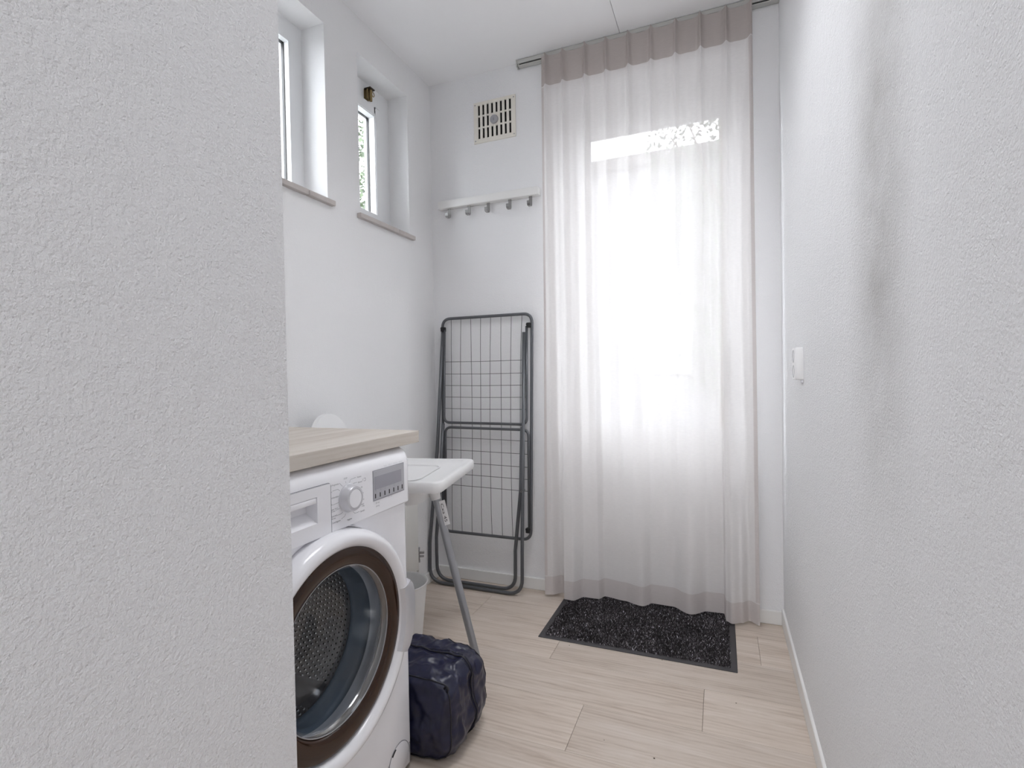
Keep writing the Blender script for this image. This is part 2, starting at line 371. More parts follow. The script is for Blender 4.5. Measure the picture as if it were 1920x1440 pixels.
# windows -------------------------------------------------------------
XF = XL-.11
def window(name, y0, y1, label_fixed, sash):
    root = bpy.data.objects.new(name, None); C.objects.link(root); root['kind'] = 'structure'; root.location = (XL, (y0+y1)/2, Z0); root.empty_display_size = .05
    bpy.context.view_layer.update()
    f = .082 if sash else .066
    zt, zb = Z1-(.094 if sash else .078), Z0+(.055 if sash else .052)
    fl_ = .028 if sash else f
    kin('window_frame', cells([y0, y0+fl_, y1-f, y1], [Z0, zb, zt, Z1], [(y0+fl_, y1-f, zb, zt)], XF-.06, XF, 'x'), 'frame_white', root, False)
    gy0, gy1, gz0, gz1 = y0+fl_, y1-f, zb, zt
    if sash:
        s = .040
        b = cells([gy0-.006, gy0+s, gy1-s, gy1+.006], [gz0-.006, gz0+s, gz1-s, gz1+.006], [(gy0+s, gy1-s, gz0+s, gz1-s)], XF-.05, XF+.014, 'x')
        bmesh.ops.bevel(b, geom=[e for e in b.edges if all(v.co.x > XF for v in e.verts)], offset=.004, segments=2, affect='EDGES')
        kin('window_sash', b, 'frame_white', root, 35); gy0 += s; gy1 -= s; gz0 += s; gz1 -= s
    kin('glazing_seal', cells([gy0, gy0+.0028, gy1-.0028, gy1], [gz0, gz0+.0028, gz1-.0028, gz1], [(gy0+.0028, gy1-.0028, gz0+.0028, gz1-.0028)], XF-.034, XF-.022, 'x'), 'black', root, False)
    kin('window_pane', box(XF-.03, XF-.026, gy0+.001, gy1-.001, gz0+.001, gz1-.001), 'glass', root, False)
    ym = y1-.115     # joint between the two sill pieces
    for a, b_ in ((y0-.022, ym-.0016), (ym+.0016, y1+.022)):
        bm = bmesh.new(); bx(bm, XF+.001, XL, max(a, y0+.001), min(b_, y1-.001), Z0+.0005, Z0+.0145); bx(bm, XL, XL+.020, a, b_, Z0-.0045, Z0+.0145, bev=.0015, seg=1)
        kin('sill_tile', bm, 'sill', root, 30)
    return root
w1 = window('window_1', *W1, '', False)
w2 = window('window_2', *W2, '', True)
# brass sash lock on the window head
yl, zl = 1.966, 2.325
kin('lock_plate', box(XF, XF+.004, yl-.017, yl+.012, zl-.027, zl+.022, bev=.001, seg=1), 'brass', w2)
kin('lock_body', box(XF+.004, XF+.014, yl-.013, yl+.006, zl-.026, zl+.018, bev=.002), 'brass', w2)
kin('lock_bar', tb([(XF+.019, yl-.014, zl-.026), (XF+.019, yl-.014, zl+.018)], .0035, n=12), 'brass', w2)
kin('lock_bolt', tb([(XF+.026, yl-.001, zl-.032), (XF+.026, yl-.001, zl+.018)], .0072, n=16), 'brass', w2)
kin('lock_cap', box(XF+.004, XF+.038, yl-.019, yl+.015, zl+.018, zl+.024, bev=.001, seg=1), 'brass_dark', w2)
kin('lock_ring', tb([(XF+.026, yl+.017+.008*math.cos(2*PI*q/18), zl+.006+.010*math.sin(2*PI*q/18)) for q in range(18)], .0018, n=8, closed=True), 'brass', w2)

# door behind the curtain --------------------------------------------
door = bpy.data.objects.new('door_1', None); C.objects.link(door); door['kind'] = 'structure'; door.location = ((DX0+DX1)/2, YB+.11, 0); bpy.context.view_layer.update()
DY = YB+.105
kin('door_frame', cells([DX0, DX0+.055, DX1-.04, DX1], [0, .012, DZ-.06, DZ], [(DX0+.055, DX1-.04, .012, DZ-.06)], DY, DY+.07, 'y'), 'frame_white', door, False)
GX0, GX1, GZ0, GZ1 = -.578, .036, .765, 2.165
lx0, lx1 = DX0+.057, DX1-.042
kin('door_leaf', cells([lx0, GX0, GX1, lx1], [.014, GZ0, GZ1, DZ-.062], [(GX0, GX1, GZ0, GZ1)], DY+.012, DY+.056, 'y'), 'frame_white', door, False)
kin('door_panel', box(GX0+.03, GX1-.03, DY+.004, DY+.014, .16, GZ0-.10, bev=.006), 'frame_white', door)
kin('glazing_bead', cells([GX0, GX0+.014, GX1-.014, GX1], [GZ0, GZ0+.014, GZ1-.014, GZ1], [(GX0+.014, GX1-.014, GZ0+.014, GZ1-.014)], DY+.016, DY+.028, 'y'), 'frame_white', door, False)
kin('door_pane', box(GX0+.002, GX1-.002, DY+.03, DY+.034, GZ0+.002, GZ1-.002), 'glass', door, False)
bm = bmesh.new(); bx(bm, lx1-.055, lx1-.025, DY+.004, DY+.012, .93, 1.13, bev=.003); tube(bm, [(lx1-.04, DY+.006, 1.06), (lx1-.04, DY-.035, 1.06), (lx1-.15, DY-.035, 1.06)], .008)
kin('door_handle', bm, 'nickel', door)

# ------------------------------------------------------------------ washing machine
MX = -.775; MY0, MY1 = .5615, 1.1615; CY, CZ = .866, .462
wm = thing('washing_machine', 'white front-loading washing machine with brown-rimmed round door under the worktop', 'washing machine', (-1.06, .8615, 0))
# cabinet: shell with a hole in the front for the door
bm = bmesh.new()
def plate_with_hole(bm, x, y0, y1, z0, z1, cy, cz, r, depth, n=72):
    ring = [bm.verts.new((x, cy+r*math.cos(2*PI*q/n), cz+r*math.sin(2*PI*q/n))) for q in range(n)]
    ring2 = [bm.verts.new((x-.003, cy+(r-.004)*math.cos(2*PI*q/n), cz+(r-.004)*math.sin(2*PI*q/n))) for q in range(n)]
    ring3 = [bm.verts.new((x-depth, cy+(r-.008)*math.cos(2*PI*q/n), cz+(r-.008)*math.sin(2*PI*q/n))) for q in range(n)]
    ring4 = [bm.verts.new((x-depth, cy+.17*math.cos(2*PI*q/n), cz+.17*math.sin(2*PI*q/n))) for q in range(n)]
    outr = []
    for q in range(n):
        c, s = math.cos(2*PI*q/n), math.sin(2*PI*q/n)
        t = min(((y1-cy) if c > 0 else (y0-cy))/c if abs(c) > 1e-6 else 9, ((z1-cz) if s > 0 else (z0-cz))/s if abs(s) > 1e-6 else 9)
        outr.append(bm.verts.new((x, cy+c*t, cz+s*t)))
    for q in range(n):
        p = (q+1) % n
        for A, B in ((outr, ring), (ring, ring2), (ring2, ring3), (ring3, ring4)): bm.faces.new((A[q], A[p], B[p], B[q]))
    for (yy, zz) in ((y0, z0), (y0, z1), (y1, z0), (y1, z1)):
        v = bm.verts.new((x, yy, zz))
        for q in range(n):
            p = (q+1) % n; a, b_ = outr[q].co, outr[p].co
            if (abs(a.y-yy) < 1e-5 and abs(b_.z-zz) < 1e-5) or (abs(a.z-zz) < 1e-5 and abs(b_.y-yy) < 1e-5):
                if abs(a.y-b_.y) > 1e-6 and abs(a.z-b_.z) > 1e-6: bm.faces.new((outr[q], v, outr[p]))
plate_with_hole(bm, MX, MY0+.012, MY1-.012, .07, .7075, CY, CZ, .256, .03)
wmf = kin('front_panel', bm, 'white_enamel', wm, 40)
bm = bmesh.new()
prof = [(MX, MY0+.012), (MX-.004, MY0+.004), (MX-.012, MY0), (MX-.55, MY0)]
for sgn in (0, 1):
    pr = [(x, y if sgn == 0 else MY0+MY1-y) for x, y in prof]
    A = [bm.verts.new((x, y, .015)) for x, y in pr]; B = [bm.verts.new((x, y, .7075 if i < 2 else .845)) for i, (x, y) in enumerate(pr)]
    for i in range(3): bm.faces.new((A[i], A[i+1], B[i+1], B[i]))
bx(bm, MX-.55, MX-.03, MY0+.001, MY1-.001, .835, .8455); bx(bm, MX-.55, MX-.54, MY0+.001, MY1-.001, .015, .836); bx(bm, MX-.54, MX-.02, MY0+.001, MY1-.001, .015, .025)
kin('cabinet', bm, 'white_enamel', wm, 40)
kin('plinth', box(MX-.012, MX, MY0+.012, MY1-.012, .015, .0685, bev=.002), 'white_enamel', wm)
for (fx, fy) in ((MX-.05, MY0+.05), (MX-.05, MY1-.05), (MX-.5, MY0+.05), (MX-.5, MY1-.05)):
    kin('foot', lathe([(0, 0), (.02, 0), (.02, .006), (.012, .016), (0, .016)], (fx, fy), 'z', 20), 'black', wm)
# control panel: extruded profile with the rounded top
bm = bmesh.new(); prof = [(-.79, .7085), (-.7715, .7085), (-.768, .712), (-.768, .812), (-.7695, .826), (-.774, .838), (-.782, .848), (-.793, .8535), (-.806, .855), (-.83, .855), (-.83, .7085)]
ys = [(MY0, .004), (MY0+.003, .001), (MY0+.010, 0), (MY1-.010, 0), (MY1-.003, .001), (MY1, .004)]
def clip_prof(lo, hi):
    front = [q for q in prof if lo <= q[1] <= hi and q[0] > -.80]
    if lo <= .7085: return [(-.79, .7085), (-.7715, .7085), (-.768, .712), (-.768, hi), (-.83, hi), (-.83, .7085)]
    return [(-.768, lo)]+[q for q in prof if q[1] > lo and q[0] > -.83]+[(-.83, .855), (-.83, lo)]
def extrude(pr, yl_):
    cols = [[bm.verts.new((x-(d if x > -.80 else 0), yy, z-(d if z > .83 else 0))) for x, z in pr] for yy, d in yl_]
    for A, B in zip(cols, cols[1:]):
        for i in range(len(pr)): j = (i+1) % len(pr); bm.faces.new((A[i], A[j], B[j], B[i]))
    bm.faces.new(cols[0]); bm.faces.new(cols[-1][::-1])
extrude(prof, ys[:3]+[(.745, 0)]); extrude(prof, [(.825, 0)]+ys[3:])
extrude(clip_prof(.70, .742), [(.745, 0), (.825, 0)]); extrude(clip_prof(.796, .9), [(.745, 0), (.825, 0)])
cp = kin('control_panel', bm, 'panel_plastic', wm, 40)
PXF = -.768
def plate(name, y0, y1, z0, z1, x0, x1, mat, r=.006, bev=.0008):     # rounded plate facing +x
    bm = bmesh.new(); pts = rounded([(0, y0, z0), (0, y1, z0), (0, y1, z1), (0, y0, z1)], r, 5, True)
    A = [bm.verts.new((x0, p.y, p.z)) for p in pts]; B = [bm.verts.new((x1, p.y, p.z)) for p in pts]
    n = len(pts)
    for i in range(n): bm.faces.new((A[i], A[(i+1) % n], B[(i+1) % n], B[i]))
    bm.faces.new(A[::-1]); f = bm.faces.new(B)
    if bev: bmesh.ops.bevel(bm, geom=list(f.edges), offset=bev, segments=1, affect='EDGES')
    return kin(name, bm, mat, wm, 40)
# detergent drawer front with a scooped grip
kin('drawer_gap', tb(rounded([(PXF+.0002, .5715, .7105), (PXF+.0002, .5715, .818), (PXF+.0002, .8662, .818), (PXF+.0002, .8662, .7105)], .010, 5), .0007, n=6), 'groove', wm, True)
bm = cells([.573, .745, .825, .8645], [.711, .742, .796, .816], [(.745, .825, .742, .796)], PXF-.002, PXF+.0012, 'x')
dr = kin('detergent_drawer', bm, 'panel_plastic', wm, 40)
bm = bmesh.new()
a = [bm.verts.new((PXF+.0006, yy, zz)) for yy, zz in ((.745, .742), (.825, .742), (.825, .796), (.745, .796))]
b_ = [bm.verts.new((PXF-.026, yy, zz)) for yy, zz in ((.748, .762), (.822, .762), (.822, .794), (.748, .794))]
for i in range(4): bm.faces.new((a[i], a[(i+1) % 4], b_[(i+1) % 4], b_[i]))
bm.faces.new(b_)
kin('grip_recess', bm, 'panel_plastic', wm, 30, parent=dr)
kin('grip_lip', box(PXF-.020, PXF+.0014, .747, .823, .783, .795, bev=.002), 'panel_plastic', wm, 35, parent=dr)
# dial
ky, kz = .922, .7725
dial = kin('dial', lathe([(.0325, PXF), (.0325, PXF+.001), (.031, PXF+.002), (.0275, PXF+.017), (.0262, PXF+.019), (.0215, PXF+.0195), (.021, PXF+.0185), (0, PXF+.0187)], (ky, kz), n=64), 'silver', wm, 30)
kin('dial_face', lathe([(.0205, PXF+.0186), (.020, PXF+.0196), (0, PXF+.0198)], (ky, kz), n=48), 'panel_plastic', wm, 30, parent=dial)
# display window with its keys
kin('display_surround', box(PXF, PXF+.0007, 1.0085, 1.1385, .7435, .8165, bev=.0005, seg=1), 'groove', wm)
disp = kin('display', box(PXF+.0004, PXF+.0012, 1.0105, 1.1365, .7455, .8145, bev=.0005, seg=1), 'display', wm)
kin('display_screen', box(PXF+.001, PXF+.0015, 1.0145, 1.125, .770, .801), 'lcd', wm, False, parent=disp)
for q in range(7):
    yy = 1.0145+q*.0186
    kin('display_key', box(PXF+.001, PXF+.0022, yy, yy+.0035, .7495, .7605, bev=.0006, seg=1), 'black', wm, 35, parent=disp)
bm = bmesh.new()
MT = lambda yy, zz, x=PXF: Matrix(((0, 0, 1, x), (1, 0, 0, yy), (0, 1, 0, zz), (0, 0, 0, 1)))
for q, s in enumerate('!8$*0+^'): add_text(bm, s, .004, .006, MT(1.016+q*.0186, .764, PXF+.0016))
kin('display_symbols', bm, 'groove', wm, False, parent=disp, rec=False)
TX = [("Nacht Programma", .8577, .8096, .0336), ("Sport", .8604, .7960, .0089), ("Overhemden", .8607, .7829, .0280), ("Mix", .8635, .7693, .0065), ("Super Kort", .8647, .7582, .0214), ("15 min", .8654, .7540, .0123),
      ("Speciaal", .8658, .7437, .0165), ("40 min", .8664, .7384, .0123), ("Centrifugeren", .8678, .7295, .0258), ("Hygiene", .9158, .7240, .0152), ("STOP", .9073, .8166, .0109), ("Katoen", .9524, .8119, .0142), ("Katoen", .9548, .7996, .0142),
      ("Eco 20", .9555, .7861, .0143), ("Fijn", .9613, .7725, .0115), ("Wol", .9665, .7572, .0077), ("Synthetisch", .9585, .7468, .0153), ("+ Plus", .9659, .7419, .0097), ("Spoelen", .9608, .7315, .0154), ("(3 s)", 1.0183, .7368, .0136), ("(4 s)", 1.0191, .7290, .0126)]
bm = bmesh.new()
for t, yy, zz, wd in TX: add_text(bm, t, wd, .0036, MT(yy, zz-.001, PXF+.0005))
o = kin('printed_text', bm, 'print', wm, False, parent=cp, rec=False); o['kind'] = 'stuff'
bm = bmesh.new()
for t, yy, wd in (("Vario", 1.052, .013), ("Eco", 1.074, .012), ("Perfect", 1.093, .018), ("Silent", 1.117, .015)): add_text(bm, t, wd, .003, MT(yy, .8195, PXF+.0005))
add_text(bm, "1 A", .016, .003, MT(1.070, .7395, PXF+.0005))
o = kin('faint_print', bm, 'print_faint', wm, False, parent=cp, rec=False); o['kind'] = 'stuff'
LN = [[(.893, .8109), (.9029, .8019)], [(.871, .7982), (.8882, .7989), (.8938, .794)], [(.8716, .7684), (.8888, .7698)], [(.890, .7835), (.8925, .781)], [(.8793, .7551), (.8918, .7564)], [(.8822, .7428), (.8974, .7435), (.9027, .7465)], [(.897, .732), (.9074, .7351), (.9111, .7395)],
      [(.9136, .8114), (.9143, .8064)], [(.9257, .8045), (.9296, .8118), (.9478, .8131)], [(.9363, .8005), (.94, .8012), (.9511, .8016)], [(.936, .738), (.9413, .7329), (.958, .7329)], [(.972, .8005), (.972, .8055)], [(.9755, .7995), (.982, .7995), (.982, .8055), (.9755, .8055)]]
bm = bmesh.new()
for l in LN:
    for (a0, b0), (a1, b1) in zip(l, l[1:]):
        d = Vector((a1-a0, b1-b0)).normalized()*.0003; v = [bm.verts.new((PXF+.0004, yy, zz)) for yy, zz in ((a0-d.y, b0+d.x), (a0+d.y, b0-d.x), (a1+d.y, b1-d.x), (a1-d.y, b1+d.x))]; bm.faces.new(v)
o = kin('printed_lines', bm, 'print', wm, False, parent=cp, rec=False); o['kind'] = 'stuff'
# door
drg = kin('door', lathe([(.2505, MX-.028), (.2495, MX+.018), (.246, MX+.030), (.238, MX+.038), (.228, MX+.040), (.219, MX+.036), (.213, MX+.029), (.2105, MX+.020), (.2105, MX-.028)], (CY, CZ), n=120), 'white_enamel', wm, 60)
kin('door_rim', lathe([(.2105, MX+.022), (.2095, MX+.026), (.200, MX+.0285), (.185, MX+.0275), (.172, MX+.0235), (.1665, MX+.0205), (.1655, MX+.002)], (CY+.003, CZ+.004), n=120), 'brown_glass', wm, 60, parent=drg)
kin('door_trim', tb([(MX+.0205, CY+.003+.1660*math.cos(2*PI*q/120), CZ+.006+.1660*math.sin(2*PI*q/120)) for q in range(120)], .0013, n=8, closed=True), 'silver_dark', wm, True, parent=drg)
kin('glass_flank', lathe([(.1645, MX+.0205), (.161, MX+.019), (.156, MX+.008), (.150, MX-.015), (.143, MX-.045), (.134, MX-.075)], (CY+.003, CZ+.006), n=120), 'flank_glass', wm, True, parent=drg)
kin('door_glass', lathe([(.134, MX-.075), (.122, MX-.094), (.10, MX-.103), (.05, MX-.108), (0, MX-.109)], (CY+.003, CZ+.006), n=120), 'bowl_glass', wm, True, parent=drg)
# handle: a section of the outer ring in silver
bm = bmesh.new(); hp = [(.2515, MX-.010), (.2515, MX+.024), (.247, MX+.036), (.236, MX+.0415), (.222, MX+.040), (.214, MX+.031)]
cs = []
for q in range(13):
    t = math.radians(-27+q*3.35); ext = .022*max(0, 1-abs((q-6)/6.5)**6)
    cs.append([bm.verts.new((x, CY+(r+(ext if i < 3 else 0))*math.cos(t), CZ+(r+(ext if i < 3 else 0))*math.sin(t))) for i, (r, x) in enumerate(hp)])
for A, B in zip(cs, cs[1:]):
    for i in range(len(hp)-1): bm.faces.new((A[i], A[i+1], B[i+1], B[i]))
bm.faces.new(cs[0]); bm.faces.new(cs[-1][::-1])
kin('door_handle', bm, 'silver', wm, 40, parent=drg)
# seal and drum
kin('door_seal', lathe([(.208, MX-.028), (.206, MX-.045), (.198, MX-.050), (.193, MX-.044), (.186, MX-.046), (.180, MX-.058), (.176, MX-.078), (.168, MX-.086), (.163, MX-.084)], (CY, CZ), n=96), 'rubber', wm, True)
DR, DXB = .238, MX-.42
drum = kin('drum', lathe([(.166, MX-.088), (.170, MX-.094), (.185, MX-.102), (.228, MX-.108), (DR, MX-.120), (DR, DXB+.02), (DR-.02, DXB), (.10, DXB-.004), (0, DXB-.008)], (CY, CZ), n=96), 'steel', wm, True)
def bumps():
    bm = bmesh.new(); ho = bmesh.new()
    def put(p, nrm, u, s):
        v = nrm.cross(u); base = [bm.verts.new(p+(u*math.cos(PI*k/3)+v*math.sin(PI*k/3))*s) for k in range(6)]
        top = [bm.verts.new(p+nrm*s*.5+(u*math.cos(PI*k/3)+v*math.sin(PI*k/3))*s*.55) for k in range(6)]
        for k in range(6): bm.faces.new((base[k], base[(k+1) % 6], top[(k+1) % 6], top[k]))
        ho.faces.new([ho.verts.new(p+nrm*s*.42+(u*math.cos(PI*k/3)+v*math.sin(PI*k/3))*s*.56) for k in range(6)])
    pit = .0125
    for i in range(-18, 19):
        for j in range(-20, 21):
            yy, zz = (i+.5*(j % 2))*pit, j*pit*.866; r = math.hypot(yy, zz)
            if r < DR-.03: put(Vector((DXB+.0005-.004*(1-r/DR), CY+yy, CZ+zz)), Vector((1, 0, 0)), Vector((0, 1, 0)), .0048)
    na = 112
    for j in range(20):
        xx = DXB+.035+j*.0128
        if xx > MX-.13: break
        for i in range(na):
            t = 2*PI*(i+.5*(j % 2))/na; nr = Vector((0, -math.cos(t), -math.sin(t)))
            put(Vector((xx, CY+(DR-.0004)*math.cos(t), CZ+(DR-.0004)*math.sin(t))), nr, Vector((1, 0, 0)), .0048)
    return bm, ho
b1, b2 = bumps()
o = kin('drum_dimples', b1, 'steel', wm, True, parent=drum, rec=False); o['kind'] = 'stuff'
o = kin('drum_holes', b2, 'dark_void', wm, False, parent=drum, rec=False); o['kind'] = 'stuff'
for q in range(3):
    t = math.radians(60+120*q); c, s = math.cos(t), math.sin(t); bm = bmesh.new(); rows_ = []
    for i in range(9):
        f = i/8; xx = MX-.125-(.29)*f; hh = .048*math.sin(PI*min(1, max(0, .06+f*.9)))**.5
        ring = []
        for a in range(7):
            ph = (a/6-.5)*2; rr = DR-hh*(1-abs(ph)**2.2); tt = t+ph*.14
            ring.append(bm.verts.new((xx, CY+rr*math.cos(tt), CZ+rr*math.sin(tt))))
        rows_.append(ring)
    for A, B in zip(rows_, rows_[1:]):
        for i in range(6): bm.faces.new((A[i], A[i+1], B[i+1], B[i]))
    bm.faces.new(rows_[0]); bm.faces.new(rows_[-1][::-1])
    kin('drum_paddle', bm, 'steel', wm, True, parent=drum)
# drain filter flap
fl = kin('filter_flap', lathe([(.0435, MX-.002), (.0435, MX+.0012), (.042, MX+.0022), (0, MX+.0024)], (1.100, .053), n=48), 'white_enamel', wm, 40)
kin('flap_gap', tb([(MX+.0005, 1.100+.0448*math.cos(math.radians(a)), .053+.0448*math.sin(math.radians(a))) for a in range(-10, 191, 8)], .0009, n=6), 'groove', wm, True, parent=fl)
kin('flap_notch', tb([(MX+.002, 1.100+.0425*math.cos(math.radians(a)), .053+.0425*math.sin(math.radians(a))) for a in range(112, 140, 6)], .0018, n=6), 'black', wm, True, parent=fl)

# worktop
wt = from_bm('worktop', box(XL+.001, -.772, .5585, 1.222, .8585, .8905, bev=.0012, seg=1), 'worktop')
wt['label'] = 'pale wood-grain worktop slab lying on the washing machine'; wt['category'] = 'worktop'

# ------------------------------------------------------------------ high chair
hc = thing('high_chair', 'white plastic high chair with tray and grey tube legs behind the washing machine', 'high chair', (-1.03, 1.62, 0))
# tray: rounded slab with a raised rim, front edge turned a little to the camera
A_, B_ = Vector((-.806, 1.388)), Vector((-.902, 1.835)); un = (B_-A_).normalized(); fw = Vector((un.y, -un.x)); 
if fw.x < 0: fw = -fw
def tray_pt(a, f): return A_+un*a-fw*f      # a along the front edge, f back from it
TWd, TDp = (B_-A_).length, .335
def ring_pts(ins, z, rr):
    pts = [tray_pt(ins, ins), tray_pt(TWd-ins, ins), tray_pt(TWd-ins, TDp-ins), tray_pt(ins, TDp-ins)]
    return [Vector((p.x, p.y, z)) for p in rounded([(p.x, p.y, 0) for p in pts], rr, 7, True)]
bm = bmesh.new(); layers = [ring_pts(.004, .674, .03), ring_pts(0, .682, .034), ring_pts(0, .704, .034), ring_pts(.003, .709, .034), ring_pts(.010, .7105, .03), ring_pts(.017, .708, .028), ring_pts(.024, .695, .028), ring_pts(.034, .690, .03)]
vr = [[bm.verts.new(p) for p in L_] for L_ in layers]
for A, B in zip(vr, vr[1:]):
    for i in range(len(A)): j = (i+1) % len(A); bm.faces.new((A[i], A[j], B[j], B[i]))
bm.faces.new(vr[-1]); bm.faces.new(vr[0][::-1])
kin('tray', bm, 'white_plastic', hc, 40)
bm = bmesh.new(); c0 = tray_pt(.05, .17); c1 = tray_pt(TWd-.05, .17)
tube(bm, [(tray_pt(.07, .20).x, tray_pt(.07, .20).y, .692), (tray_pt(.07, .10).x, tray_pt(.07, .10).y, .692)], .004, n=8)
kin('tray_ridge', bm, 'white_plastic', hc)
# seat shell with the tall rounded back
sd = fw; side = un; sc0 = Vector((-1.10, 1.575))
bm = bmesh.new(); lay = []
for z, hw, hd, off in ((.600, .10, .11, 0), (.604, .125, .13, 0), (.63, .135, .14, -.005), (.69, .148, .148, -.012), (.695, .152, .152, -.012)):
    pts = [sc0+side*a*hw+sd*(b_*hd+off) for a, b_ in ((-1, -1), (1, -1), (1, 1), (-1, 1))]
    lay.append([bm.verts.new((p.x, p.y, z)) for p in rounded([(p.x, p.y, 0) for p in pts], .06, 6, True)])
for A, B in zip(lay, lay[1:]):
    for i in range(len(A)): j = (i+1) % len(A); bm.faces.new((A[i], A[j], B[j], B[i]))
bm.faces.new(lay[0][::-1])
inner = []
for z, hw, hd, off in ((.695, .146, .146, -.012), (.64, .128, .132, -.005), (.612, .11, .115, 0)):
    pts = [sc0+side*a*hw+sd*(b_*hd+off) for a, b_ in ((-1, -1), (1, -1), (1, 1), (-1, 1))]
    inner.append([bm.verts.new((p.x, p.y, z)) for p in rounded([(p.x, p.y, 0) for p in pts], .06, 6, True)])
for A, B in zip([lay[-1]]+inner, inner):
    for i in range(len(A)): j = (i+1) % len(A); bm.faces.new((A[i], A[j], B[j], B[i]))
bm.faces.new(inner[-1])
kin('seat', bm, 'white_plastic', hc, 40)
bc = Vector((-1.268, 1.470)); bm = bmesh.new(); N = 25; fr, bk_ = [], []
for i in range(N):
    t = PI*i/(N-1); lat = -math.cos(t)*.13; zz = .765+.146*math.sin(t)**.8
    for L_, off in ((fr, .006), (bk_, -.010)):
        lean = -.035*(zz-.69)/.2; p = bc+side*lat+sd*(off+lean); L_.append(bm.verts.new((p.x, p.y, zz)))
def bot(off): 
    return [bm.verts.new((*(bc+side*s*.135+sd*(off+.006)), .655)) for s in (1, -1)]
fb, bb = bot(.008), bot(-.010)
F = fr+fb; K = bk_+bb
bm.faces.new(F); bm.faces.new(K[::-1])
for i in range(len(F)): j = (i+1) % len(F); bm.faces.new((F[i], F[j], K[j], K[i]))
bmesh.ops.bevel(bm, geom=[e for e in bm.edges if len(e.link_faces) == 2 and e.calc_face_angle(0) > .9], offset=.004, segments=2, affect='EDGES')
kin('backrest', bm, 'white_plastic', hc, 50)
LEGS = [((-.956, 1.607, .622), (-.797, 1.622, .006)), ((-1.17, 1.95, .60), (-1.035, 1.985, .006)), ((-1.20, 1.47, .61), (-1.235, 1.30, .006)), ((-1.24, 1.70, .61), (-1.285, 1.86, .006))]
for i, (t0, f0) in enumerate(LEGS):
    t0, f0 = Vector(t0), Vector(f0); d = (f0-t0).normalized()
    lg = kin('leg', tb([t0, f0], .0135, n=18), 'leg_tube', hc)
    s0 = t0-d*.012; kin('leg_socket', tb([s0, t0+d*.006, t0+d*.026], .0, n=18, radii=[.022, .0195, .0165]), 'white_plastic', hc, 40, parent=lg)
    fo = kin('leg_cap', tb([f0-d*.02, f0+Vector((0, 0, -.005))], .0148, n=16), 'silver_dark', hc, 40, parent=lg)
    if i == 0:   # handwritten name sticker, wrapped along the leg and sticking out on one side
        lg_dir = d; cx_ = Vector((1, 0, 0)); view = Vector((.927, .374, 0)); out = (view-d*view.dot(d)).normalized(); nn = out.cross(d).normalized()
        if nn.y > 0: nn = -nn
        p0 = t0+d*.034; bm = bmesh.new(); L0 = .088
        vs = [p0+out*.009+nn*.0115, p0+out*.030+nn*.006, p0+d*L0+out*.028+nn*.006, p0+d*L0+out*.009+nn*.0115]
        v1 = [bm.verts.new(v) for v in vs]; v2 = [bm.verts.new(v-nn*.0006) for v in vs]
        bm.faces.new(v1); bm.faces.new(v2[::-1])
        for q in range(4): bm.faces.new((v1[q], v1[(q+1) % 4], v2[(q+1) % 4], v2[q]))
        kin('name_sticker', bm, 'paper', hc, False, parent=lg)
        bm = bmesh.new(); o0 = p0+out*.0125+d*.010+nn*.0118; ex = d; ey = out
        tilt = (out*.021-nn*.0055).normalized(); nz_ = ex.cross(tilt).normalized()
        if nz_.dot(nn) < 0: nz_ = -nz_
        # letters run down the leg, tops pointing outward
        Mx = Matrix(((ex.x, tilt.x, nz_.x, o0.x), (ex.y, tilt.y, nz_.y, o0.y), (ex.z, tilt.z, nz_.z, o0.z), (0, 0, 0, 1)))
        add_text(bm, "Cxa 45", .066, .010, Mx)
        kin('handwriting', bm, 'ink', hc, False, parent=lg, rec=False)

# ------------------------------------------------------------------ folding drying rack against the back wall
rk = thing('drying_rack', 'grey tubular folding clothes drying rack leaning folded against the back wall', 'drying rack', (-1.08, 2.26, 0))
def ry(z, off=0): return 2.286+.040*(z/1.334)-off          # rack plane leaning on the wall
def RP(x, z, off=0): return (x, ry(z, off), z)
kin('main_frame', tb(rounded([RP(-1.315, 1.330), RP(-.829, 1.330), RP(-.842, .252), RP(-1.316, .252)], .045, 7, True), .0075, n=10, closed=True), 'grey_tube', rk, True)
for q in range(8):
    x = -1.263+q*.0548; bow = .006*math.sin(q*2.1)+(.008 if q > 4 else -.004 if q < 3 else 0)*.6
    pts = [RP(x, 1.329, .002)] + [RP(x-bow*math.sin(PI*s)-.002, 1.329-1.077*s, .002) for s in (.15, .3, .45, .6, .75, .9)] + [RP(x+.001, .253, .002)]
    kin('long_wire', tb(pts, .0014, n=6), 'wire', rk, True)
o1 = .013
kin('upper_wing', tb(rounded([RP(-1.297, 1.272, o1), RP(-1.301, .804, o1), RP(-.854, .802, o1), RP(-.852, 1.270, o1)], .032, 6), .0065, n=10), 'grey_tube', rk, True)
for z in (1.109, 1.047, .989, .931, .873): kin('wing_wire', tb([RP(-1.300, z+.002, o1-.003), RP(-1.1, z-.001, o1-.003), RP(-.853, z, o1-.003)], .0014, n=6), 'wire', rk, True)
kin('lower_wing', tb(rounded([RP(-1.296, .325, o1), RP(-1.294, .780, o1), RP(-.846, .776, o1), RP(-.846, .312, o1)], .032, 6), .0065, n=10), 'grey_tube', rk, True)
for z in (.726, .664, .602, .544, .488): kin('wing_wire', tb([RP(-1.294, z+.003, o1-.003), RP(-1.07, z, o1-.003), RP(-.846, z-.004, o1-.003)], .0014, n=6), 'wire', rk, True)
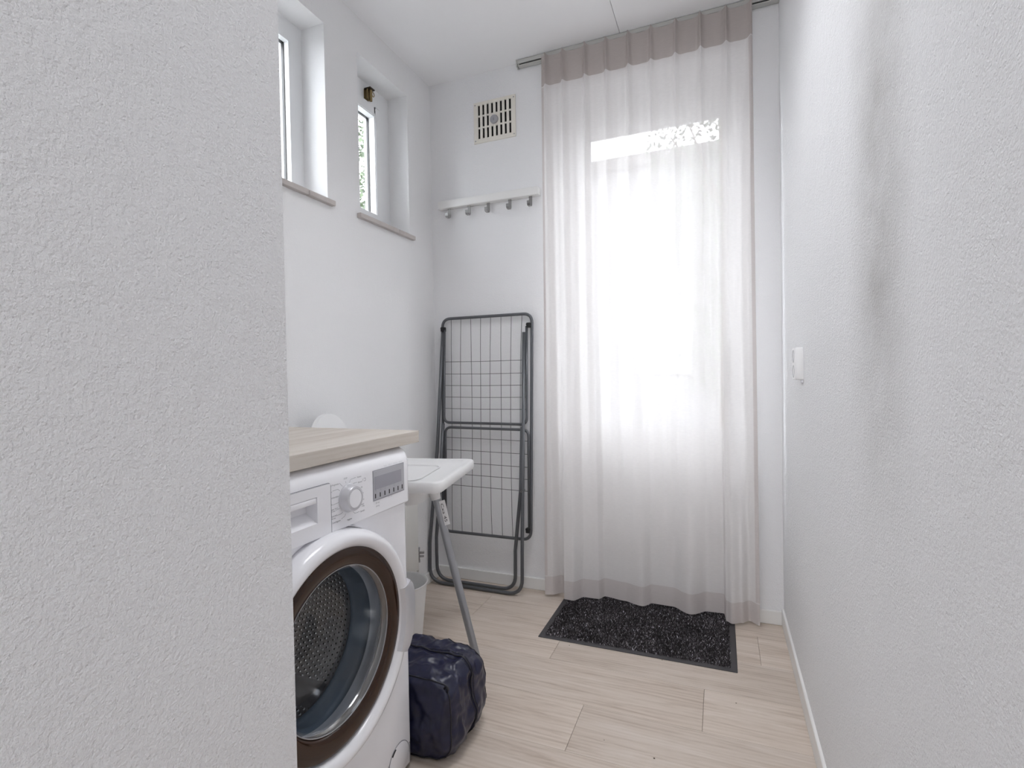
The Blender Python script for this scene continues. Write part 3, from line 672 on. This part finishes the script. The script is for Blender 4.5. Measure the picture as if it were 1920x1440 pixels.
for (x, z) in ((-1.306, 1.276), (-.842, 1.274), (-.852, .300), (-1.307, .305)):
    bm = box(x-.010, x+.010, ry(z)-.022, ry(z)+.006, z-.012, z+.012, bev=.004); tube(bm, [(x-.012, ry(z)-.012, z+.004), (x+.012, ry(z)-.012, z+.004)], .005, n=10)
    kin('hinge_clip', bm, 'black', rk)
# two U legs crossing at the pivots
outer_leg = rounded([(-1.299, ry(1.255, .026), 1.255), (-1.330, ry(.67, .034), .67), (-1.362, 2.236, .20), (-1.364, 2.232, .009), (-.868, 2.232, .009), (-.866, 2.236, .20), (-.869, ry(.49, .036), .49), (-.861, ry(1.24, .026), 1.24)], .075, 8)
kin('leg', tb(outer_leg, .0085, n=12), 'grey_tube', rk, True)
inner_leg = rounded([(-1.300, ry(.80, .026), .80), (-1.322, ry(.49, .020), .49), (-1.344, 2.270, .22), (-1.346, 2.274, .009), (-.918, 2.274, .009), (-.914, 2.270, .20), (-.885, ry(.49, .020), .49), (-.874, ry(.79, .026), .79)], .075, 8)
kin('leg', tb(inner_leg, .0085, n=12), 'grey_tube', rk, True)
for x in (-.871, -1.330): kin('pivot_rivet', tb([(x, ry(.49, .050), .49), (x, ry(.49, .010), .49)], .0055, n=12), 'nickel', rk)

# ------------------------------------------------------------------ coat rack
cr_ = thing('coat_rack', 'white wall-mounted coat rack bar with five nickel hooks below the vent', 'coat rack', (-1.05, YB, 1.90))
kin('rack_bar', box(-1.318, -.781, YB-.036, YB, 1.884, 1.922, bev=.0025), 'white_paint', cr_)
for x in (-1.262, -1.150, -1.046, -.932, -.826):
    bm = bmesh.new(); t = .003; w2_ = .0075; path = [(YB-.006, 1.886), (YB-.006, 1.845), (YB-.012, 1.836), (YB-.030, 1.836), (YB-.036, 1.842), (YB-.036, 1.856)]
    path = [(yy-.012, zz) for yy, zz in path]
    cs = []
    for i, (yy, zz) in enumerate(path):
        a = Vector(path[max(0, i-1)]); c = Vector(path[min(len(path)-1, i+1)]); d = (c-a).normalized(); n_ = Vector((-d.y, d.x))*t/2
        cs.append([bm.verts.new((x+sx, yy+sg*n_.x, zz+sg*n_.y)) for sx, sg in ((-w2_, -1), (w2_, -1), (w2_, 1), (-w2_, 1))])
    for A, B in zip(cs, cs[1:]):
        for i in range(4): bm.faces.new((A[i], A[(i+1) % 4], B[(i+1) % 4], B[i]))
    bm.faces.new(cs[0]); bm.faces.new(cs[-1][::-1])
    kin('hook', bm, 'nickel', cr_)

# ------------------------------------------------------------------ ventilation grille
vg = thing('air_vent', 'square ivory ventilation grille with dark slots and round grey knob', 'vent', (-1.011, YB, 2.288))
vx0, vx1, vz0, vz1 = -1.1215, -.900, 2.188, 2.388
us = [vx0]; hs = []; pitch = .0236
for q in range(8): us += [vx0+.0235+q*pitch-.0005, vx0+.0235+q*pitch+.0105]
us.append(vx1); zs = [vz0, vz0+.0205, vz0+.0705, vz0+.0775, vz0+.1275, vz0+.1345, vz0+.1845, vz1]
for r in range(3):
    for q in range(8):
        if r == 1 and q in (3, 4): continue
        hs.append((us[1+2*q], us[2+2*q], zs[1+2*r], zs[2+2*r]))
kin('grille_plate', cells(us, zs, hs, YB-.006, YB, 'y'), 'ivory', vg, False)
kin('vent_dark_fill', box(VX0+.001, VX1-.001, YB+.003, YB+.2, VZ0+.001, VZ1-.001), 'dark_void', vg, False)  # near-black block close behind the slots, paints the shade inside the opening
bm = lathe([(.0, 0), (.021, 0), (.021, .006), (.018, .009), (0, .010)], (0, 0), 'z', 32)
bm.transform(Matrix.Translation(((vx0+vx1)/2, YB-.006, (vz0+vz1)/2)) @ Matrix.Rotation(PI/2, 4, 'X')); kb = kin('vent_knob', bm, 'silver_dark', vg)
bm = box((vx0+vx1)/2-.0015, (vx0+vx1)/2+.0015, YB-.018, YB-.015, (vz0+vz1)/2-.008, (vz0+vz1)/2+.004); kin('knob_mark', bm, 'groove', vg, False, parent=kb)
for sx in (vx0+.008, vx1-.008):
    for sz in (vz0+.012, vz1-.012):
        kin('screw', tb([(sx, YB-.0075, sz), (sx, YB-.005, sz)], .003, n=10), 'silver_dark', vg)

# ------------------------------------------------------------------ curtain rail and curtain
rl = thing('curtain_rail', 'grey aluminium curtain rail fixed along the ceiling above the door', 'curtain rail', (-.32, 2.325, H))
bm = bmesh.new(); bx(bm, -.876, XR-.001, 2.312, 2.340, 2.5105, 2.5285, bev=.0012, seg=1); bx(bm, -.876, XR-.001, 2.318, 2.336, 2.504, 2.511); bx(bm, -.872, XR-.001, 2.313, 2.339, 2.4995, 2.5045, bev=.001, seg=1)
kin('rail_body', bm, 'rail', rl)
kin('rail_groove', box(-.868, XR-.002, 2.3165, 2.318, 2.5048, 2.5102), 'black', rl, False)
kin('shadow_gap', box(-.874, XR-.001, 2.318, 2.336, 2.5285, H), 'mat_rubber', rl, False)  # solid dark strip standing in for the shade between rail and ceiling
bm = box(-.882, -.876, 2.310, 2.342, 2.497, 2.529, bev=.002); tube(bm, [(-.878, 2.318, 2.499), (-.877, 2.318, 2.486)], .002, n=8)
kin('end_cap', bm, 'rail', rl)
PLE = [-.733, -.650, -.546, -.452, -.354, -.259, -.159, -.062, .036, .128]
for x in PLE:
    bm = tb([(x, 2.3105, 2.503), (x, 2.3105, 2.513)], .004, n=10)
    kin('glider', bm, 'white_plastic', rl)
cu = thing('curtain', 'sheer cream floor-length curtain hanging in front of the glazed door', 'curtain', (-.31, 2.30, 0))
BOT = [(-.765, 2.268), (-.735, 2.275), (-.695, 2.310), (-.682, 2.305), (-.668, 2.248), (-.628, 2.246), (-.588, 2.300), (-.524, 2.301), (-.498, 2.330), (-.407, 2.318), (-.328, 2.294), (-.287, 2.329), (-.201, 2.327), (-.127, 2.284), (-.06, 2.328), (.006, 2.330), (.0135, 2.272), (.035, 2.254), (.072, 2.274), (.101, 2.304), (.136, 2.274)]
MID = [-.727, -.648, -.551, -.455, -.358, -.270, -.173, -.057, .034, .113]
def interp(tab, x):
    if x <= tab[0][0]: return tab[0][1]
    for (a, fa), (b_, fb) in zip(tab, tab[1:]):
        if x <= b_: t = (x-a)/(b_-a); t = t*t*(3-2*t); return fa+(fb-fa)*t
    return tab[-1][1]
ZT, ZB = 2.512, .0135
def curtain_pt(s, v, off=0):
    """s across 0..1, v from the top 0 to the hem 1"""
    x = -.755+s*(.887+.0*v) - .012*v*(1-s) + .007*v*s
    y0 = 2.304-.004*v
    amp = .027+.004*min(1, v*2.5)*(1-.6*v); yy = y0+.004
    for i, (a, m) in enumerate(zip(PLE, MID)):
        c = a+(m-a)*min(1, v*2.2)
        wd = .0062+.021*min(1, v*1.6)**.8
        am = amp*(.85+.3*((i*7) % 5)/5)
        d = abs(x-c)/wd
        yy -= am*math.exp(-d**1.7)
        # secondary soft folds between the pleats lower down
        yy += .007*min(1, v*3)*math.sin((x-c)*110+i)*math.exp(-((x-c-.045)/.022)**2)
    wb_ = max(0, (v-.42)/.58); wb_ = wb_*wb_*(3-2*wb_)
    yb_ = interp(BOT, x)
    yy = yy*(1-wb_)+(yb_-.004*0)*wb_
    yy = min(yy, 2.3365)
    sag = .007*(1-min(1, min(abs(x-a) for a in PLE)/.035))
    zt = ZT-.006
    zb = ZB+(.010 if yb_ > 2.31 else 0)*(yb_-2.31)/.05
    return Vector((x, yy-off, zt+(zb-zt)*v+sag*max(0, 1-v/.022)))
def cloth(name, s0, s1, v0, v1, ns, nv, mat, parent, off=0):
    vs, fs = [], []
    for j in range(nv+1):
        for i in range(ns+1): vs.append(curtain_pt(s0+(s1-s0)*i/ns, v0+(v1-v0)*j/nv, off))
    for j in range(nv):
        for i in range(ns): a = j*(ns+1)+i; fs.append((a, a+1, a+ns+2, a+ns+1))
    me = bpy.data.meshes.new(name); me.from_pydata(vs, [], fs); o = link(name, me, mat, None, True); under(parent, o); return o
cloth('curtain_cloth', 0, 1, 0, 1, 520, 150, 'sheer', cu)
cloth('curtain_heading', 0, 1, 0, .054, 520, 10, 'sheer_fold', cu, .0012)
cloth('curtain_hem', 0, 1, .966, 1, 520, 8, 'sheer_hem', cu, .0012)
cloth('side_hem', 0, .014, .056, .964, 8, 120, 'sheer_hem', cu, .0012)
cloth('side_hem', .984, 1, .056, .964, 8, 120, 'sheer_hem', cu, .0012)

# ------------------------------------------------------------------ doormat
mt = thing('doormat', 'charcoal pile doormat with rubber border under the curtain', 'doormat', (-.316, 2.105, 0))
mx0, mx1, my0, my1 = -.679, .046, 1.911, 2.40
bm = box(mx0, mx1, my0, my1, .0003, .0030, bev=.0012, seg=1); kin('mat_base', bm, 'mat_rubber', mt)
vs, fs, cols_ = [], [], []
px0, px1, py0, py1 = mx0+.023, mx1-.023, my0+.020, my1-.020
for q in range(46000):
    x, yy = random.uniform(px0, px1), random.uniform(py0, py1)
    jag = .002*noise.noise(Vector((x*150, yy*150, 0)))
    if not (px0+jag < x < px1+jag and py0+jag < yy < py1+jag): continue
    a = random.uniform(0, 2*PI); wd = random.uniform(.0008, .0016); h = random.uniform(.004, .0075); lx, ly = random.gauss(0, .0018), random.gauss(0, .0018)
    n0 = len(vs); dx, dy = math.cos(a)*wd, math.sin(a)*wd
    vs += [(x-dx, yy-dy, .0028), (x+dx, yy+dy, .0028), (x+lx+dx*.7, yy+ly+dy*.7, .0028+h), (x+lx-dx*.7, yy+ly-dy*.7, .0028+h)]; fs.append((n0, n0+1, n0+2, n0+3))
    t = random.random(); pch = 2.6+1.2*noise.noise(Vector((x*9, yy*9, 3)))
    c = (.014, .0125, .0135) if t < .62 else (.047, .043, .047) if t < .90 else (.17, .158, .168) if t < .985 else (.42, .40, .44)
    cols_ += [(c[0]*pch, c[1]*pch, c[2]*pch, 1)]*4
me = bpy.data.meshes.new('mat_pile'); me.from_pydata(vs, [], fs); ca = me.color_attributes.new('tone', 'FLOAT_COLOR', 'POINT')
for i, c in enumerate(cols_): ca.data[i].color = c
o = link('mat_pile', me, 'pile'); under(mt, o); o['kind'] = 'stuff'

# ------------------------------------------------------------------ navy bag
bg = thing('storage_bag', 'navy blue nylon zip bag on the floor beside the washing machine', 'bag', (-.79, 1.287, 0))
bcx, bcy, hx, hy, hz = -.795, 1.287, .132, .1125, .116
def bag_surface(p, wr=True):
    n_ = 6.5; L_ = (abs(p.x)**n_+abs(p.y)**n_+abs(p.z)**n_)**(1/n_); q = p/L_
    nr = Vector((abs(q.x)**(n_-1)*(1 if q.x > 0 else -1), abs(q.y)**(n_-1)*(1 if q.y > 0 else -1), abs(q.z)**(n_-1)*(1 if q.z > 0 else -1))).normalized()
    c = Vector((bcx+q.x*hx, bcy+q.y*hy, hz+q.z*hz))
    # the far top corner sags, the belly bulges
    c.z -= .006*max(0, q.y)*max(0, q.z)*(1+max(0, q.x)); c.x += .006*max(0, q.x)*(1-q.z*q.z)
    c.x -= .012*max(0, q.x)*max(0, q.z)**2
    c.x -= .028*max(0, q.x)*max(0, -q.z-.35)**1.4
    if wr:
        w1_ = noise.noise(Vector((c.x*13+3, c.y*15, c.z*17))); w2_ = noise.noise(Vector((c.x*32, c.y*30+5, c.z*26))); w3_ = noise.noise(Vector((c.x*70, c.y*64+5, c.z*60)))
        rd = 1-abs(noise.noise(Vector((c.x*20+9, c.y*22+1, c.z*9))))*2
        low = min(1, max(0, (c.z-.004)/.03))
        c += nr*(.009*w1_+.0065*w2_+.0022*w3_+.009*max(0, rd-.35))*(.25+.75*low)
        if c.y < 1.1665: c.y = 1.1665+.15*(c.y-1.1665)*0
    if c.z < .001: c.z = .001
    return c, nr
bm = bmesh.new(); n = 56; bag_cache = {}
def bv(p):
    k = (round(p.x, 4), round(p.y, 4), round(p.z, 4))
    if k not in bag_cache: bag_cache[k] = bm.verts.new(bag_surface(p)[0])
    return bag_cache[k]
for ax in range(3):
    for sg in (-1, 1):
        def P(i, j):
            a, b_ = -1+2*i/n, -1+2*j/n; v = [0, 0, 0]; v[ax] = sg; v[(ax+1) % 3] = a; v[(ax+2) % 3] = b_; return Vector(v)
        for i in range(n):
            for j in range(n): bm.faces.new([bv(P(i, j)), bv(P(i+1, j)), bv(P(i+1, j+1)), bv(P(i, j+1))])
kin('bag_body', bm, 'bag', bg, True)
def bag_loop(yq, lift, half=False):
    out = []
    for q in range(120):
        t = 2*PI*q/120; c, s = math.cos(t), math.sin(t); m_ = max(abs(c), abs(s)); p = Vector((c/m_, yq, s/m_))
        a, nr = bag_surface(p); out.append(a+nr*lift)
    return out
zp = bag_loop(.12, .0012); kin('bag_zip', tb(zp, .0028, n=8, closed=True), 'zip', bg, True)
for yq in (.02, .22): kin('zip_stitching', tb(bag_loop(yq, .0002), .0011, n=6, closed=True), 'zip', bg, True)
kin('bag_piping', tb(bag_loop(-.985, .0010), .0020, n=8, closed=True), 'zip', bg, True)
kin('bag_piping', tb(bag_loop(.985, .0010), .0020, n=8, closed=True), 'zip', bg, True)
a, nr = bag_surface(Vector((.93, -.985, .88))); kin('bag_loop', tb(rounded([a, a+Vector((.006, -.002, .012)), a+Vector((.014, -.002, .004)), a+Vector((.008, -.001, -.008))], .005, 4), .0026, n=8), 'zip', bg, True)

# ------------------------------------------------------------------ bin, radiator, pipe
bn = thing('waste_bin', 'small white plastic bin on the floor behind the washing machine', 'bin', (-1.165, 1.685, 0))
kin('bin_body', lathe([(0, .001), (.078, .001), (.080, .006), (.104, .238), (.1015, .238), (.078, .010), (0, .008)], (-1.165, 1.685), 'z', 48), 'white_plastic', bn, 40)
kin('bin_rim', tb([(-1.165+.1055*math.cos(2*PI*q/48), 1.685+.1055*math.sin(2*PI*q/48), .239) for q in range(48)], .0028, n=8, closed=True), 'white_plastic', bn, True)
rd_ = thing('radiator', 'cream panel radiator low on the wall under the windows', 'radiator', (-1.33, 1.64, .14))
kin('radiator_panel', box(-1.312, -1.300, 1.24, 2.035, .145, .60, bev=.004), 'radiator', rd_)
kin('radiator_back', box(-1.366, -1.354, 1.24, 2.035, .145, .60, bev=.004), 'radiator', rd_)
kin('top_grille', box(-1.354, -1.312, 1.25, 2.03, .585, .596, bev=.002), 'radiator', rd_)
for q in range(26): kin('convector_fin', box(-1.353, -1.313, 1.262+q*.0298, 1.272+q*.0298, .16, .584), 'radiator', rd_, False)
pp = thing('heating_pipe', 'white heating pipe with a small metal valve beside the radiator end', 'pipe', (-1.345, 2.10, 0))
kin('pipe_run', tb(rounded([(-1.333, 2.048, .50), (-1.333, 2.048, .335), (-1.345, 2.092, .26), (-1.345, 2.098, .0)], .05, 6), .0055, n=12), 'white_paint', pp, True)
bm = tb([(-1.345, 2.096, .165), (-1.345, 2.096, .215)], .010, n=14); tube(bm, [(-1.345, 2.096, .200), (-1.318, 2.110, .200)], .006, n=10); tube(bm, [(-1.345, 2.096, .182), (-1.320, 2.110, .182)], .005, n=10)
kin('pipe_valve', bm, 'nickel', pp)
for z in (.160, .220): kin('valve_nut', tb([(-1.345, 2.096, z-.005), (-1.345, 2.096, z+.005)], .0125, n=6), 'silver_dark', pp, False)
kin('floor_collar', lathe([(.0065, .03), (.009, .028), (.010, .012), (.016, .006), (.018, .0005), (.006, .0005)], (-1.345, 2.098), 'z', 20), 'green', pp, 40)

# ------------------------------------------------------------------ power socket on the right wall
so = thing('power_socket', 'white double power socket on the wall right of the curtain', 'socket', (XR, 1.80, 1.055))
bm = box(XR-.026, XR+.004, 1.757, 1.83, 1.008, 1.106, bev=.004); kin('socket_box', bm, 'white_plastic', so)
for zc in (1.034, 1.080):
    bm = lathe([(.0195, XR-.0262), (.0185, XR-.0270), (.0175, XR-.0264), (.0165, XR-.018), (0, XR-.018)], (1.7935, zc), n=28)
    kin('socket_well', bm, 'silver_dark', so, 40)
kin('cable_stub', box(XR-.010, XR+.003, 1.763, 1.780, .998, 1.009, bev=.002), 'silver', so)

# ------------------------------------------------------------------ outside
gnd = structure(from_bm('ground', cells([-30, XL-.26, XR+.26, 30], [-12, -2.8, YB+.26, 40], [(XL-.26, XR+.26, -2.8, YB+.26)], -.4, -.25, 'z'), 'soil', smooth=False))
def tree(name, x, y, hgt, rad, seed, label):
    rnd = random.Random(seed); t = thing(name, label, 'tree', (x, y, -.25), 'trees outside the windows')
    bm = bmesh.new(); tube(bm, [(x, y, -.3), (x+.05, y, hgt*.4), (x-.04, y+.05, hgt*.75)], .1, n=10, radii=[.13, .10, .05])
    for q in range(9):
        a = rnd.uniform(0, 2*PI); h0 = hgt*rnd.uniform(.3, .7); tube(bm, [(x, y, h0), (x+math.cos(a)*rad*.7, y+math.sin(a)*rad*.7, h0+hgt*.2)], .03, n=6, radii=[.035, .01])
    kin('trunk', bm, 'bark', t)
    vs, fs = [], []
    for q in range(6500):
        while True:
            p = Vector((rnd.uniform(-1, 1), rnd.uniform(-1, 1), rnd.uniform(-1, 1)))
            if .2 < p.length < 1 and noise.noise(p*2.6+Vector((seed, 0, 0))) > -.22: break
        c = Vector((x+p.x*rad, y+p.y*rad, hgt*.55+p.z*hgt*.52)); u = Vector((rnd.gauss(0, 1), rnd.gauss(0, 1), rnd.gauss(0, 1))).normalized(); v = u.cross(Vector((rnd.gauss(0, 1), rnd.gauss(0, 1), rnd.gauss(0, 1)))).normalized(); s = rnd.uniform(.03, .065); n0 = len(vs)
        vs += [c-u*s, c+v*s*.5, c+u*s, c-v*s*.5]; fs.append((n0, n0+1, n0+2, n0+3))
    me = bpy.data.meshes.new('foliage'); me.from_pydata(vs, [], fs); o = link('foliage', me, 'leaf'); under(t, o); o['kind'] = 'stuff'
tree('garden_tree', -5.6, 6.45, 8.6, .85, 3, 'leafy tree outside the small window with the brass lock')
tree('garden_tree', .1, 9.0, 7.2, 1.25, 8, 'tall leafy tree outside, dimly seen through the sheer curtain')
hs_ = thing('neighbour_house', 'pale rendered house outside, dimly seen through the curtain', 'house', (-3, 13, -.25))
kin('house_wall', box(-9, 3, 11, 15, -.25, 5.25), 'brick_pale', hs_, False)
kin('house_roof', box(-9.3, 3.3, 10.8, 15.2, 5.25, 5.5, bev=.03), 'roof', hs_)
for x in (-7, -4.4, -1.6): kin('house_window', box(x, x+1.1, 10.95, 11.02, 1.0, 2.4), 'lcd', hs_, False)

# a few crumbs on the floor
bm = bmesh.new()
for (x, yy, r) in ((-.175, 1.408, .0022), (.036, 1.735, .0018), (.006, 1.362, .0014), (-.315, 1.43, .0013), (-.545, 1.89, .0017)):
    M4 = Matrix.Translation((x, yy, r*.5)) @ Matrix.Diagonal((r*1.3, r, r*.55, 1)); bmesh.ops.create_icosphere(bm, subdivisions=1, radius=1, matrix=M4)
tube(bm, [(-.214, 1.93, .001), (-.208, 1.92, .002), (-.204, 1.905, .001)], .001, n=5)
o = from_bm('crumbs', bm, 'bark'); o['kind'] = 'stuff'; o['label'] = 'tiny dark crumbs scattered on the wood floor'; o['category'] = 'crumbs'
